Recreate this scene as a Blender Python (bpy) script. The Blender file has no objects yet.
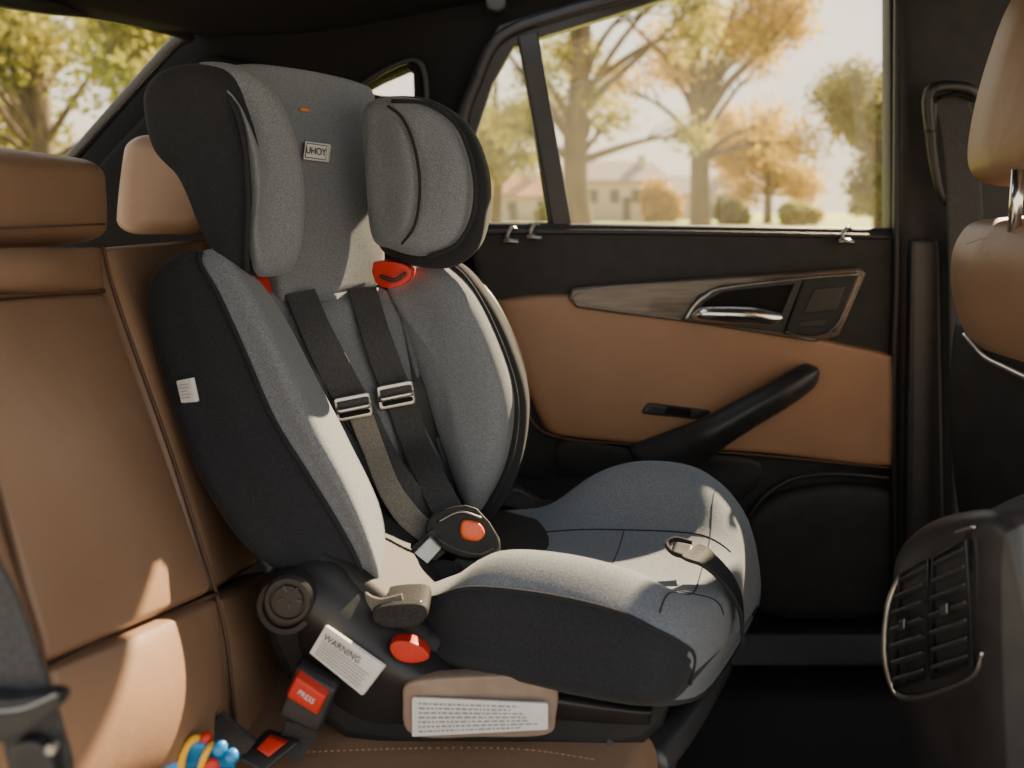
import bpy, bmesh, math, random
from mathutils import Vector, Matrix
random.seed(7)
V=Vector
# (u,v) image pixels unprojected through the camera, y = chosen station (metres) across the car
def T(u,v,y): return V(((u-512)*y/800.0, y, 0.8-(v-210)*y/800.0))
WL={}
# ---------------------------------------------------------------- materials
def newmat(name):
    m=bpy.data.materials.new(name); m.use_nodes=True
    nt=m.node_tree; b=nt.nodes['Principled BSDF']; return m,nt,b
def mat(name,c1,c2=None,scale=60,rough=.5,metal=0,bump=0,bscale=None,detail=3,spec=.5,ramp=(.35,.65),coat=0,sheen=0,stretch=None,bdist=.001,wrinkle=0):
    m,nt,b=newmat(name)
    b.inputs['Roughness'].default_value=rough; b.inputs['Metallic'].default_value=metal
    b.inputs['Specular IOR Level'].default_value=spec
    b.inputs['Coat Weight'].default_value=coat; b.inputs['Sheen Weight'].default_value=sheen
    tc=nt.nodes.new('ShaderNodeTexCoord')
    src=tc.outputs['Object']
    if stretch:
        mp=nt.nodes.new('ShaderNodeMapping'); mp.inputs['Scale'].default_value=stretch
        nt.links.new(src,mp.inputs['Vector']); src=mp.outputs['Vector']
    if c2 is None: c2=tuple(x*1.15 for x in c1)
    n=nt.nodes.new('ShaderNodeTexNoise'); n.inputs['Scale'].default_value=scale; n.inputs['Detail'].default_value=detail
    nt.links.new(src,n.inputs['Vector'])
    r=nt.nodes.new('ShaderNodeValToRGB')
    r.color_ramp.elements[0].position=ramp[0]; r.color_ramp.elements[1].position=ramp[1]
    r.color_ramp.elements[0].color=(*c1,1); r.color_ramp.elements[1].color=(*c2,1)
    nt.links.new(n.outputs['Fac'],r.inputs['Fac']); nt.links.new(r.outputs['Color'],b.inputs['Base Color'])
    if bump:
        n2=nt.nodes.new('ShaderNodeTexNoise'); n2.inputs['Scale'].default_value=bscale or scale; n2.inputs['Detail'].default_value=2
        nt.links.new(src,n2.inputs['Vector'])
        bp=nt.nodes.new('ShaderNodeBump'); bp.inputs['Strength'].default_value=bump; bp.inputs['Distance'].default_value=bdist
        nt.links.new(n2.outputs['Fac'],bp.inputs['Height']); nt.links.new(bp.outputs['Normal'],b.inputs['Normal'])
        if wrinkle:
            n3=nt.nodes.new('ShaderNodeTexNoise'); n3.inputs['Scale'].default_value=14; n3.inputs['Detail'].default_value=2; n3.inputs['Distortion'].default_value=.5
            nt.links.new(src,n3.inputs['Vector'])
            b3=nt.nodes.new('ShaderNodeBump'); b3.inputs['Strength'].default_value=wrinkle; b3.inputs['Distance'].default_value=.008
            nt.links.new(n3.outputs['Fac'],b3.inputs['Height']); nt.links.new(b3.outputs['Normal'],bp.inputs['Normal'])
    return m
LEATHER=mat('tan_leather',(.225,.135,.085),(.26,.158,.10),scale=7,rough=.45,bump=.3,bscale=420,wrinkle=.3)
LEATHER2=mat('door_leather',(.245,.130,.070),(.285,.152,.083),scale=7,rough=.5,bump=.3,bscale=420,wrinkle=.08)
SEAM=mat('dark_seam',(.085,.046,.028),rough=.7)
THREAD=mat('thread',(.24,.15,.095),rough=.7)
FABRIC=mat('heather_grey_fabric',(.095,.106,.125),(.20,.218,.245),scale=900,rough=.95,bump=.35,bscale=900,detail=3,spec=.12,sheen=.15,ramp=(.36,.64))
FABDARK=mat('charcoal_fabric',(.014,.015,.019),(.025,.027,.032),scale=800,rough=.9,bump=.3,bscale=900,spec=.15,sheen=.05)
FABMID=mat('mid_grey_fabric',(.07,.078,.092),(.14,.152,.175),scale=900,rough=.95,bump=.35,bscale=900,detail=3,spec=.12,sheen=.12)
BLK=mat('black_plastic',(.015,.015,.017),(.021,.021,.023),scale=40,rough=.42,bump=.2,bscale=900,spec=.42)
BLKM=mat('black_soft_trim',(.014,.014,.015),(.020,.020,.021),scale=30,rough=.62,bump=.3,bscale=700,spec=.3)
SLAT=mat('satin_grey_plastic',(.045,.045,.047),(.055,.055,.057),rough=.36)
HEAD=mat('headliner_cloth',(.010,.010,.011),(.016,.016,.016),scale=400,rough=.95,spec=.1)
CARPET=mat('carpet',(.010,.010,.011),(.02,.019,.019),scale=500,rough=1,bump=.6)
WEB=mat('webbing',(.024,.025,.028),(.048,.049,.053),scale=500,rough=.65,bump=.5,bscale=600,spec=.3)
WEBD=mat('dark_webbing',(.014,.0145,.016),(.028,.029,.032),scale=500,rough=.7,bump=.5,bscale=600,spec=.2)
WEBSUN=mat('webbing_sunlit',(.12,.112,.10),(.19,.178,.155),scale=500,rough=.7,bump=.5,bscale=600,spec=.25)  # paler copy of the webbing, sunlight on the straps put into its colour
CHROME=mat('chrome',(.75,.74,.72),rough=.22,metal=1)
STEEL=mat('brushed_steel',(.45,.44,.42),rough=.36,metal=1)
DSTEEL=mat('dark_chrome',(.22,.22,.22),rough=.35,metal=1)
RED=mat('red_plastic',(.46,.018,.008),(.52,.024,.010),rough=.45)
ORANGE=mat('orange_button',(.75,.10,.02),(.8,.12,.03),rough=.35)
DORANGE=mat('orange_mark_thread',(.50,.16,.03),rough=.8)
WHITE=mat('label_white',(.58,.58,.58),(.64,.64,.64),rough=.6)
INK=mat('ink',(.03,.03,.035),rough=.7)
INKG=mat('ink_grey',(.22,.22,.23),rough=.7)
BEIGE=mat('taupe_panel',(.22,.16,.12),(.26,.19,.15),rough=.55)
WOOD=mat('walnut_trim',(.05,.034,.025),(.12,.085,.065),scale=14,rough=.3,stretch=(1,1,14),coat=.3,detail=5)
DARKHOLE=mat('dark_recess',(.004,.004,.004),rough=.8,spec=.2)
BLUE=mat('toy_blue',(.01,.20,.55),(.015,.26,.62),rough=.35)
YEL=mat('toy_yellow',(.75,.42,.02),(.8,.48,.03),rough=.35)
BARK=mat('bark',(.075,.052,.034),(.14,.10,.07),scale=6,rough=1,bump=.6,bdist=.05,stretch=(1,1,.3))
LAWN=mat('lawn',(.26,.32,.045),(.44,.46,.09),scale=.35,rough=1,detail=5)
ROAD=mat('path',(.50,.45,.38),rough=.9)
STUCCO=mat('stucco',(.50,.41,.32),(.56,.46,.37),rough=.9)
ROOFA=mat('roof_orange',(.42,.19,.10),(.50,.24,.13),rough=.9)
ROOFB=mat('roof_brown_grey',(.29,.22,.17),(.36,.28,.22),rough=.9)
DGLASS=mat('house_glass',(.08,.075,.075),rough=.2)
def leafmat(name,c1,c2):
    m,nt,b=newmat(name)
    g=nt.nodes.new('ShaderNodeTexNoise'); g.inputs['Scale'].default_value=.8; g.inputs['Detail'].default_value=3
    tc=nt.nodes.new('ShaderNodeTexCoord'); nt.links.new(tc.outputs['Object'],g.inputs['Vector'])
    r=nt.nodes.new('ShaderNodeValToRGB'); r.color_ramp.elements[0].position=.35; r.color_ramp.elements[1].position=.65
    r.color_ramp.elements[0].color=(*c1,1); r.color_ramp.elements[1].color=(*c2,1)
    nt.links.new(g.outputs['Fac'],r.inputs['Fac'])
    nt.links.new(r.outputs['Color'],b.inputs['Base Color']); b.inputs['Roughness'].default_value=.7
    t=nt.nodes.new('ShaderNodeBsdfTranslucent'); nt.links.new(r.outputs['Color'],t.inputs['Color'])
    mx=nt.nodes.new('ShaderNodeMixShader'); mx.inputs[0].default_value=.55
    out=nt.nodes['Material Output']
    nt.links.new(b.outputs[0],mx.inputs[1]); nt.links.new(t.outputs[0],mx.inputs[2]); nt.links.new(mx.outputs[0],out.inputs['Surface'])
    return m
LEAFY=leafmat('leaf_gold',(.48,.31,.06),(.68,.48,.13))
LEAFG=leafmat('leaf_green',(.17,.19,.028),(.46,.39,.08))
LEAFD=leafmat('leaf_olive',(.14,.14,.05),(.26,.23,.08))
def glassmat():
    m,nt,b=newmat('window_glass')
    nt.nodes.remove(b)
    t=nt.nodes.new('ShaderNodeBsdfTransparent'); t.inputs[0].default_value=(.97,.965,.94,1)
    g=nt.nodes.new('ShaderNodeBsdfGlossy'); g.inputs['Roughness'].default_value=.02
    d=nt.nodes.new('ShaderNodeBsdfTranslucent'); d.inputs[0].default_value=(.95,.82,.58,1)  # warm translucent share in the pane imitates haze in the air outside
    n=nt.nodes.new('ShaderNodeTexNoise'); n.inputs['Scale'].default_value=4
    tc=nt.nodes.new('ShaderNodeTexCoord'); nt.links.new(tc.outputs['Object'],n.inputs['Vector'])
    mr=nt.nodes.new('ShaderNodeMapRange'); mr.inputs['To Min'].default_value=.004; mr.inputs['To Max'].default_value=.017
    nt.links.new(n.outputs['Fac'],mr.inputs['Value'])
    m1=nt.nodes.new('ShaderNodeMixShader'); m1.inputs[0].default_value=.02
    m2=nt.nodes.new('ShaderNodeMixShader'); nt.links.new(mr.outputs[0],m2.inputs[0])
    nt.links.new(t.outputs[0],m1.inputs[1]); nt.links.new(g.outputs[0],m1.inputs[2])
    nt.links.new(m1.outputs[0],m2.inputs[1]); nt.links.new(d.outputs[0],m2.inputs[2])
    nt.links.new(m2.outputs[0],nt.nodes['Material Output'].inputs['Surface'])
    return m
GLASS=glassmat()
# ---------------------------------------------------------------- builders
def thing(name,label,cat,loc,group=None):
    e=bpy.data.objects.new(name,None); e.empty_display_size=.05
    bpy.context.scene.collection.objects.link(e); e.location=loc
    e['label']=label; e['category']=cat
    if group: e['group']=group
    WL[e]=V(loc); return e
def finish(name,verts,faces,mats,parent=None,smooth=True,label=None,cat=None,kind=None,fm=None,sub=0,group=None,autos=None):
    if not isinstance(mats,(list,tuple)): mats=[mats]
    verts=[V(v) for v in verts]
    lo=V((min(v[i] for v in verts) for i in range(3))); hi=V((max(v[i] for v in verts) for i in range(3)))
    c=(lo+hi)/2
    me=bpy.data.meshes.new(name); me.from_pydata([v-c for v in verts],[],faces)
    for m in mats: me.materials.append(m)
    if fm:
        for i,p in enumerate(me.polygons): p.material_index=fm[i] if i<len(fm) else 0
    bm=bmesh.new(); bm.from_mesh(me); bmesh.ops.recalc_face_normals(bm,faces=bm.faces); bm.to_mesh(me); bm.free()
    for p in me.polygons: p.use_smooth=smooth
    o=bpy.data.objects.new(name,me); bpy.context.scene.collection.objects.link(o)
    if parent is not None:
        o.parent=parent; o.location=c-WL[parent]
    else: o.location=c
    WL[o]=c
    if label: o['label']=label
    if cat: o['category']=cat
    if kind: o['kind']=kind
    if group: o['group']=group
    if autos is not None:
        me.polygons.foreach_set('use_smooth',[True]*len(me.polygons))
        try: me.set_sharp_from_angle(angle=math.radians(autos))
        except Exception: pass
    return o
def cr(p0,p1,p2,p3,t):
    return .5*((2*p1)+(p2-p0)*t+(2*p0-5*p1+4*p2-p3)*t*t+(3*p1-p0-3*p2+p3)*t**3)
def closed(pts,n=6):
    pts=[V(p) for p in pts]; N=len(pts); out=[]
    for i in range(N):
        for k in range(n): out.append(cr(pts[i-1],pts[i],pts[(i+1)%N],pts[(i+2)%N],k/n))
    return out
def opened(pts,n=8):
    pts=[V(p) for p in pts]; N=len(pts); out=[]
    for i in range(N-1):
        a=pts[i-1] if i>0 else pts[0]*2-pts[1]; d=pts[i+2] if i+2<N else pts[-1]*2-pts[-2]
        for k in range(n): out.append(cr(a,pts[i],pts[i+1],d,k/n))
    out.append(pts[-1]); return out
PROF=[(.992,.22),(.975,.42),(.95,.6),(.91,.76),(.85,.88),(.74,.96),(.55,1.0),(.3,1.0)]
PROFF=[(.996,.4),(.985,.7),(.97,.9),(.95,.98),(.9,1.0),(.6,1.0),(.3,1.0)]
def puff(name,outline,tf,tb,mats,parent=None,n=6,prof=PROF,**k):
    """cushion grown from a closed 3D outline: tf / tb are thickness vectors of the two faces"""
    ring=closed(outline,n) if n>1 else [V(p) for p in outline]
    N=len(ring); c=sum(ring,V())/N; tf=V(tf); tb=V(tb)
    verts=[];faces=[];rings=[]
    for s,d in reversed(prof): rings.append([c+(p-c)*s+tf*d for p in ring])
    rings.append(ring)
    for s,d in prof: rings.append([c+(p-c)*s+tb*d for p in ring])
    for r in rings: verts+=r
    for i in range(len(rings)-1):
        for j in range(N):
            a=i*N+j; b=i*N+(j+1)%N; faces.append((a,b,b+N,a+N))
    verts.append(c+tf); verts.append(c+tb)
    L=(len(rings)-1)*N
    for j in range(N):
        faces.append((j,(j+1)%N,len(verts)-2)); faces.append((L+j,L+(j+1)%N,len(verts)-1))
    return finish(name,verts,faces,mats,parent,**k)
def loft(name,rings,mats,parent=None,nn=5,stationn=5,fmf=None,**k):
    R=[closed(r,nn) for r in rings]; N=len(R[0])
    cols=[opened([r[j] for r in R],stationn) for j in range(N)]
    M=len(cols[0]); verts=[];faces=[];fm=[]
    for i in range(M):
        for j in range(N): verts.append(cols[j][i])
    for i in range(M-1):
        for j in range(N):
            a=i*N+j;b=i*N+(j+1)%N; faces.append((a,b,b+N,a+N))
            fm.append(fmf(i/(M-1),j/nn) if fmf else 0)
    for base in (0,(M-1)*N):
        c=sum((verts[base+j] for j in range(N)),V())/N; verts.append(c)
        for j in range(N):
            faces.append((base+j,base+(j+1)%N,len(verts)-1)); fm.append(fmf(0 if base==0 else 1,j/nn) if fmf else 0)
    return finish(name,verts,faces,mats,parent,fm=fm,**k)
def tube(name,pts,r,mats,parent=None,n=8,seg=8,smoothpath=True,**k):
    P=opened(pts,seg) if smoothpath else [V(p) for p in pts]
    rr=r if isinstance(r,(list,tuple)) else [r,r]
    verts=[];faces=[];up=V((0.13,0.37,.92)).normalized()
    for i,p in enumerate(P):
        t=(P[min(i+1,len(P)-1)]-P[max(i-1,0)]).normalized()
        a=t.cross(up)
        if a.length<.05: a=t.cross(V((1,0,0)))
        a.normalize(); b=t.cross(a).normalized()
        f=i/(len(P)-1)*(len(rr)-1); q=min(int(f),len(rr)-2); rad=rr[q]+(rr[q+1]-rr[q])*(f-q)
        for j in range(n):
            w=2*math.pi*j/n; verts.append(p+a*math.cos(w)*rad+b*math.sin(w)*rad)
    for i in range(len(P)-1):
        for j in range(n):
            x=i*n+j;y=i*n+(j+1)%n; faces.append((x,y,y+n,x+n))
    verts.append(P[0]);verts.append(P[-1]);L=(len(P)-1)*n
    for j in range(n):
        faces.append((j,(j+1)%n,len(verts)-2)); faces.append((L+j,L+(j+1)%n,len(verts)-1))
    if name is None: return verts,faces
    return finish(name,verts,faces,mats,parent,**k)
def ribbon(name,pts,wd,width,thick,mats,parent=None,seg=8,**k):
    P=opened(pts,seg); W=opened([V(w).normalized() for w in wd],seg) if isinstance(wd[0],(tuple,list,Vector)) else [V(wd).normalized()]*len(P)
    if len(W)!=len(P):
        W=[W[int(i*(len(W)-1)/(len(P)-1))] for i in range(len(P))]
    verts=[];faces=[]
    prof=[(-1,.3),(-.96,1),(-.8,.8),(.8,.8),(.96,1),(1,.3),(1,-.3),(.96,-1),(.8,-.8),(-.8,-.8),(-.96,-1),(-1,-.3)]
    for i,p in enumerate(P):
        t=(P[min(i+1,len(P)-1)]-P[max(i-1,0)]).normalized(); w=W[i]-t*W[i].dot(t); w.normalize(); nrm=t.cross(w).normalized()
        for a,b in prof: verts.append(p+w*a*width/2+nrm*b*thick/2)
    N=len(prof)
    for i in range(len(P)-1):
        for j in range(N):
            x=i*N+j;y=i*N+(j+1)%N; faces.append((x,y,y+N,x+N))
    faces.append(tuple(range(N))); faces.append(tuple(range((len(P)-1)*N,len(P)*N)))
    return finish(name,verts,faces,mats,parent,autos=50,**k)
def hexa(name,c,mats,parent=None,r=(.3,.3,.3),bulge=(0,0,0),seg=(4,6),**k):
    c=[V(p) for p in c]
    if not isinstance(r,(tuple,list)): r=(r,r,r)
    def vals(rr):
        v=[-1+rr*i/seg[0] for i in range(seg[0])]; m=[-1+rr+(2-2*rr)*i/seg[1] for i in range(seg[1])]; e=[1-rr+rr*i/seg[0] for i in range(seg[0]+1)]
        return v+m+e
    vs=[vals(min(x,.98)) for x in r]; vd={};verts=[];faces=[]
    def vid(p):
        key=tuple(round(x,5) for x in p)
        if key in vd: return vd[key]
        q=[max(-1+r[i],min(1-r[i],p[i])) for i in range(3)]
        d=V([(p[i]-q[i])/r[i] for i in range(3)])
        if d.length>1e-6: d=d.normalized()*max(abs(x) for x in d)
        pp=[q[i]+r[i]*d[i] for i in range(3)]
        b=[pp[0]*(1+bulge[0]*(1-pp[1]**2)*(1-pp[2]**2)),pp[1]*(1+bulge[1]*(1-pp[0]**2)*(1-pp[2]**2)),pp[2]*(1+bulge[2]*(1-pp[1]**2)*(1-pp[0]**2))]
        x,y,z=[(t+1)/2 for t in b]
        w=(c[0]*(1-x)*(1-y)*(1-z)+c[1]*x*(1-y)*(1-z)+c[2]*x*y*(1-z)+c[3]*(1-x)*y*(1-z)+c[4]*(1-x)*(1-y)*z+c[5]*x*(1-y)*z+c[6]*x*y*z+c[7]*(1-x)*y*z)
        verts.append(w); vd[key]=len(verts)-1; return vd[key]
    for ax in range(3):
        a,b=[i for i in range(3) if i!=ax]
        for sgn in (-1,1):
            for i in range(len(vs[a])-1):
                for j in range(len(vs[b])-1):
                    f=[]
                    for (ii,jj) in ((i,j),(i+1,j),(i+1,j+1),(i,j+1)):
                        p=[0,0,0]; p[ax]=sgn;p[a]=vs[a][ii];p[b]=vs[b][jj]; f.append(vid(p))
                    if len(set(f))>2: faces.append(tuple(dict.fromkeys(f)))
    return finish(name,verts,faces,mats,parent,**k)
def quadslab(name,q,t,mats,parent=None,r=(.06,.06,.4),**k):
    """q: bl,br,tr,tl front corners, t: thickness vector to the back"""
    t=V(t); q=[V(p) for p in q]
    return hexa(name,[q[0]+t,q[1]+t,q[2]+t,q[3]+t,q[0],q[1],q[2],q[3]],mats,parent,r=r,**k)
def box(name,lo,hi,mats,parent=None,r=(.08,.08,.08),**k):
    x0,y0,z0=lo;x1,y1,z1=hi
    return hexa(name,[(x0,y0,z0),(x1,y0,z0),(x1,y1,z0),(x0,y1,z0),(x0,y0,z1),(x1,y0,z1),(x1,y1,z1),(x0,y1,z1)],mats,parent,r=r,seg=(2,1),**k)
def plate(name,outer,holes,y0,y1,mats,parent=None,bevel=.004,depth=None,rnd=0,**k):
    """flat panel in the XZ plane from y0 (cabin side) to y1, outline in image pixels at station"""
    st=depth or y0
    cu=bpy.data.curves.new('tmp','CURVE'); cu.dimensions='2D'; cu.fill_mode='BOTH'
    cu.extrude=abs(y1-y0)/2-bevel; cu.bevel_depth=bevel; cu.bevel_resolution=2
    for poly in [outer]+list(holes):
        pts=[T(u,v,st) for u,v in poly]
        if rnd: pts=closed(pts,rnd)
        sp=cu.splines.new('POLY'); sp.points.add(len(pts)-1)
        for i,p in enumerate(pts): sp.points[i].co=(p.x,p.z,0,1)
        sp.use_cyclic_u=True
    ob=bpy.data.objects.new('tmp',cu); bpy.context.scene.collection.objects.link(ob)
    dg=bpy.context.evaluated_depsgraph_get(); dg.update(); me=ob.evaluated_get(dg).to_mesh()
    vs=[V((v.co.x,(y0+y1)/2+v.co.z,v.co.y)) for v in me.vertices]; fs=[tuple(p.vertices) for p in me.polygons]
    bpy.data.objects.remove(ob)
    return finish(name,vs,fs,mats,parent,autos=40,**k)
def text(name,body,origin,right,up,size,mats,parent,align='CENTER',ext=.0002,**k):
    cu=bpy.data.curves.new('tmp','FONT'); cu.body=body; cu.size=size; cu.align_x=align; cu.align_y='CENTER'; cu.extrude=ext
    ob=bpy.data.objects.new('tmp',cu); bpy.context.scene.collection.objects.link(ob)
    dg=bpy.context.evaluated_depsgraph_get(); dg.update(); me=ob.evaluated_get(dg).to_mesh()
    R=V(right).normalized(); U=V(up); U=(U-R*U.dot(R)).normalized(); Nn=R.cross(U); O=V(origin)
    vs=[O+R*v.co.x+U*v.co.y+Nn*v.co.z for v in me.vertices]; fs=[tuple(p.vertices) for p in me.polygons]
    bpy.data.objects.remove(ob)
    return finish(name,vs,fs,mats,parent,smooth=False,**k)
def label_lines(name,q,rows,mats,parent,margin=.08,top=.9,bot=.1,th=.35,off=.0006,fill=(.75,.98)):
    """rows of fine print: many tiny bars on the quad q (bl,br,tr,tl)"""
    q=[V(p) for p in q]; nrm=(q[1]-q[0]).cross(q[3]-q[0]).normalized()
    if nrm.y>0: nrm=-nrm
    def B(s,t): return (q[0]*(1-s)+q[1]*s)*(1-t)+(q[3]*(1-s)+q[2]*s)*t+nrm*off
    vs=[];fs=[]
    for i in range(rows):
        t=top-(top-bot)*(i+.5)/rows; h=(top-bot)/rows*th; s=margin; end=random.uniform(*fill)*(1-margin)
        while s<end:
            w=random.uniform(.012,.05); e=min(s+w,end)
            b=len(vs); vs+=[B(s,t-h/2),B(e,t-h/2),B(e,t+h/2),B(s,t+h/2)]; fs.append((b,b+1,b+2,b+3)); s=e+.012
    return finish(name,vs,fs,mats,parent,smooth=False)
def join(parts):
    vs=[];fs=[]
    for v,f in parts:
        b=len(vs); vs+=v; fs+=[tuple(i+b for i in g) for g in f]
    return vs,fs
# ================================================================ SETTING
box('floor',(-.9,-.3,-.06),(1.7,1.62,0.0),CARPET,kind='structure')
door_open=[(474,226),(464,133),(478,80),(503,36),(640,-6),(760,-46),(900,-66),(903,-60),(903,640),(560,648),(500,560),(478,300)]
quarter=[(352,93),(380,78),(408,66),(417,72),(418,104),(385,100)]
frontwin=[(1004,212),(1004,-48),(1200,-52),(1340,40),(1390,212)]
plate('wall_far',[(186,36),(110,-60),(110,-160),(1420,-160),(1420,668),(-400,668),(-400,172),(78,172)],[door_open,quarter,frontwin],1.47,1.55,HEAD,kind='structure',depth=1.5)
plate('window_1',[(346,96),(408,60),(424,68),(424,110),(385,106)],[],1.515,1.519,GLASS,bevel=.0005,depth=1.5,kind='structure')
plate('window_3',[(998,218),(998,-54),(1205,-58),(1348,36),(1398,218)],[],1.515,1.519,GLASS,bevel=.0005,depth=1.5,kind='structure')
rg=[T(-420,150,.55),T(68,163,1.38),T(186,36,1.38),T(0,2,.95),T(-420,-110,.55)]
tb=V((-.006,0,-.003))
vs=rg+[p+tb for p in rg]
finish('window_2',vs,[(0,1,2,3,4),(9,8,7,6,5)]+[(i,(i+1)%5,(i+1)%5+5,i+5) for i in range(5)],GLASS,smooth=False,kind='structure')
tube('trim_1',[T(60,172,1.40),T(118,106,1.41),T(172,46,1.41),T(188,36,1.40),T(150,24,1.30),T(95,12,1.14),T(20,2,.95),T(-120,-30,.75)],.011,BLK,kind='structure')
tube('trim_2',[T(-420,155,.55),T(-60,153,.95),T(40,163,1.25),T(75,172,1.42)],.012,BLK,kind='structure')
# padded pillar cover behind the second headrest
puff('trim_9',[T(92,180,1.45),T(150,112,1.45),T(190,60,1.45),T(240,60,1.45),T(300,90,1.45),T(330,140,1.45),T(330,240,1.45),T(200,250,1.45),T(90,240,1.45)],(0,-.03,0),(0,.02,0),HEAD,None,kind='structure')
# headliner with an unseen opening added to let sun patches onto the seat
rows=[(-.35,[1.13,1.13,1.12]),(-.10,[1.18,1.175,1.17]),(.17,[1.24,1.23,1.215]),(.6,[1.33,1.33,1.325]),(1.0,[1.34,1.34,1.335]),(1.7,[1.33,1.33,1.33])]
edge=[T(-420,-116,.55),T(0,0,.95),T(188,34,1.40),T(188,30,1.56)]
cols=[edge]
for x,zz in rows:
    cols.append([V((x,.1,zz[0])),V((x,1.06,zz[0])),V((x,1.415,zz[1])),V((x,1.56,zz[2]))])
vs=[];fs=[]
G=[opened(c,6) for c in cols]; N=len(G[0])
H=[opened([g[j] for g in G],6) for j in range(N)]; M=len(H[0])
for j in range(N):
    for i in range(M): vs.append(H[j][i])
base=len(vs); I0,I1,J0,J1=12,18,6,12
vs+=[v+V((0,0,.012)) for v in vs]
for j in range(N-1):
    for i in range(M-1):
        a=j*M+i
        if J0<=j<J1 and I0<=i<I1: continue
        fs.append((a,a+1,a+M+1,a+M)); fs.append((base+a,base+a+M,base+a+M+1,base+a+1))
for i in range(M-1):
    for j in (0,J0,J1,N-1):
        if j in (J0,J1) and not I0<=i<I1: continue
        a=j*M+i; fs.append((a,a+1,base+a+1,base+a))
for j in range(N-1):
    for i in (0,I0,I1,M-1):
        if i in (I0,I1) and not J0<=j<J1: continue
        a=j*M+i; fs.append((a,a+M,base+a+M,base+a))
finish('ceiling',vs,fs,HEAD,kind='structure')
tube('trim_3',[T(474,232,1.44),T(462,134,1.44),T(476,82,1.44),T(500,38,1.44),T(560,14,1.44),T(640,-8,1.44),T(760,-50,1.44),T(895,-76,1.44)],.012,BLK,kind='structure')
tube('trim_4',[T(345,97,1.46),T(378,74,1.46),T(410,60,1.46),T(424,70,1.46),T(424,108,1.46),T(390,106,1.46),T(345,97,1.46)],.006,BLK,kind='structure')
quadslab('wall_pillar',[T(900,760,1.40),T(1040,760,1.40),T(1034,-60,1.40),T(904,-60,1.40)],(0,.09,0),BLKM,r=(.15,.04,.3),kind='structure')
tube('trim_5',[T(899,-60,1.42),T(898,120,1.42),T(897,270,1.42),T(894,400,1.42),T(897,640,1.42)],.008,BLK,kind='structure')
quadslab('trim_6',[T(903,768,1.385),T(950,768,1.385),T(940,240,1.385),T(912,240,1.385)],(0,.02,0),BLK,r=(.3,.05,.4),kind='structure')
quadslab('trim_7',[T(990,768,1.36),T(1070,768,1.36),T(1050,230,1.36),T(978,230,1.36)],(0,.04,0),BLK,r=(.2,.05,.4),kind='structure')
hexa('trim_8',[T(560,668,1.30),T(1050,668,1.30),T(1050,668,1.48),T(560,668,1.48),T(560,632,1.33),T(1050,632,1.33),T(1050,620,1.48),T(560,620,1.48)],BLK,r=.2,kind='structure')

sb=thing('seat_belt','black seat belt threaded through guide loop on the door pillar','seat belt',T(955,120,1.36))
ribbon('webbing',[T(946,96,1.352),T(956,120,1.35),T(963,180,1.352),T(966,260,1.35),T(968,420,1.345),T(972,560,1.345)],(1,-.15,0),.056,.003,WEB,sb)
tube('guide_loop',[T(930,132,1.355),T(928,98,1.35),T(938,87,1.345),T(966,88,1.345),T(978,98,1.35)],[.009,.010,.009],BLK,sb)
tube('guide_slot',[T(938,98,1.34),T(956,94,1.338),T(974,100,1.34)],.004,DARKHOLE,sb)
tube('anchor_cover',[T(932,100,1.36),T(931,140,1.36),T(938,185,1.362),T(946,205,1.365)],[.010,.008,.005],BLK,sb)

# ================================================================ CAR DOOR
door=thing('car_door','rear car door with tan leather insert, walnut strip and window','car door',T(690,630,1.44))
plate('window_frame',[(472,236),(458,134),(474,74),(500,26),(640,-16),(760,-58),(900,-80),(907,-78),(903,240)],
      [[(486,229),(474,134),(490,84),(512,44),(522,42),(551,229)],[(570,229),(536,36),(640,4),(760,-36),(892,-58),(893,232)]],1.44,1.475,BLK,door)
quadslab('window_divider',[T(552,230,1.432),T(573,230,1.432),T(538,30,1.432),T(517,36,1.432)],(0,.03,0),BLK,door,r=(.3,.02,.4))
plate('window_pane',[(568,232),(528,32),(640,-4),(760,-42),(896,-66),(897,236)],[],1.4575,1.4615,GLASS,door,bevel=.0005)
plate('quarter_pane',[(480,232),(470,134),(486,80),(508,38),(526,36),(556,232)],[],1.4575,1.4615,GLASS,door,bevel=.0005)
plate('upper_panel',[(474,229),(560,230),(700,232),(893,235),(898,240),(895,365),(850,352),(500,320),(484,290)],[],1.425,1.475,BLKM,door,bevel=.012)
tube('belt_molding',[T(472,232,1.425),T(600,232,1.422),T(750,234,1.422),T(897,237,1.422)],.005,BLK,door)
plate('lower_panel',[(488,296),(560,300),(892,345),(896,640),(770,646),(560,640),(520,560),(496,420)],[],1.435,1.475,BLKM,door,bevel=.01)
puff('leather_insert',[T(u,v,1.432) for u,v in [(497,306),(506,298),(540,294),(580,294),(640,302),(700,312),(760,324),(830,340),(884,352),(891,362),(892,400),(891,455),(884,464),(830,459),(770,452),(700,447),(640,442),(575,436),(548,430),(536,410),(515,360)]],(0,-.022,0),(0,.02,0),LEATHER2,door,label='tan leather door insert',prof=PROFF)
tube('insert_seam',[T(494,303,1.42),T(520,382,1.418),T(544,432,1.418),T(640,445,1.418),T(770,456,1.418),T(892,468,1.418)],.002,SEAM,door)
plate('wood_trim',[(571,298),(574,291),(600,288),(700,281),(800,275),(860,270),(864,274),(838,334),(815,340),(700,322),(620,312),(578,306)],[],1.400,1.43,WOOD,door,bevel=.004)
tube('trim_edge',[T(572,297,1.399),T(600,288,1.398),T(700,281,1.398),T(800,275,1.398),T(862,271,1.398)],.0012,DSTEEL,door)
tube('trim_edge',[T(572,299,1.399),T(600,308,1.398),T(700,322,1.398),T(815,340,1.398)],.0012,DSTEEL,door)
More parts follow.
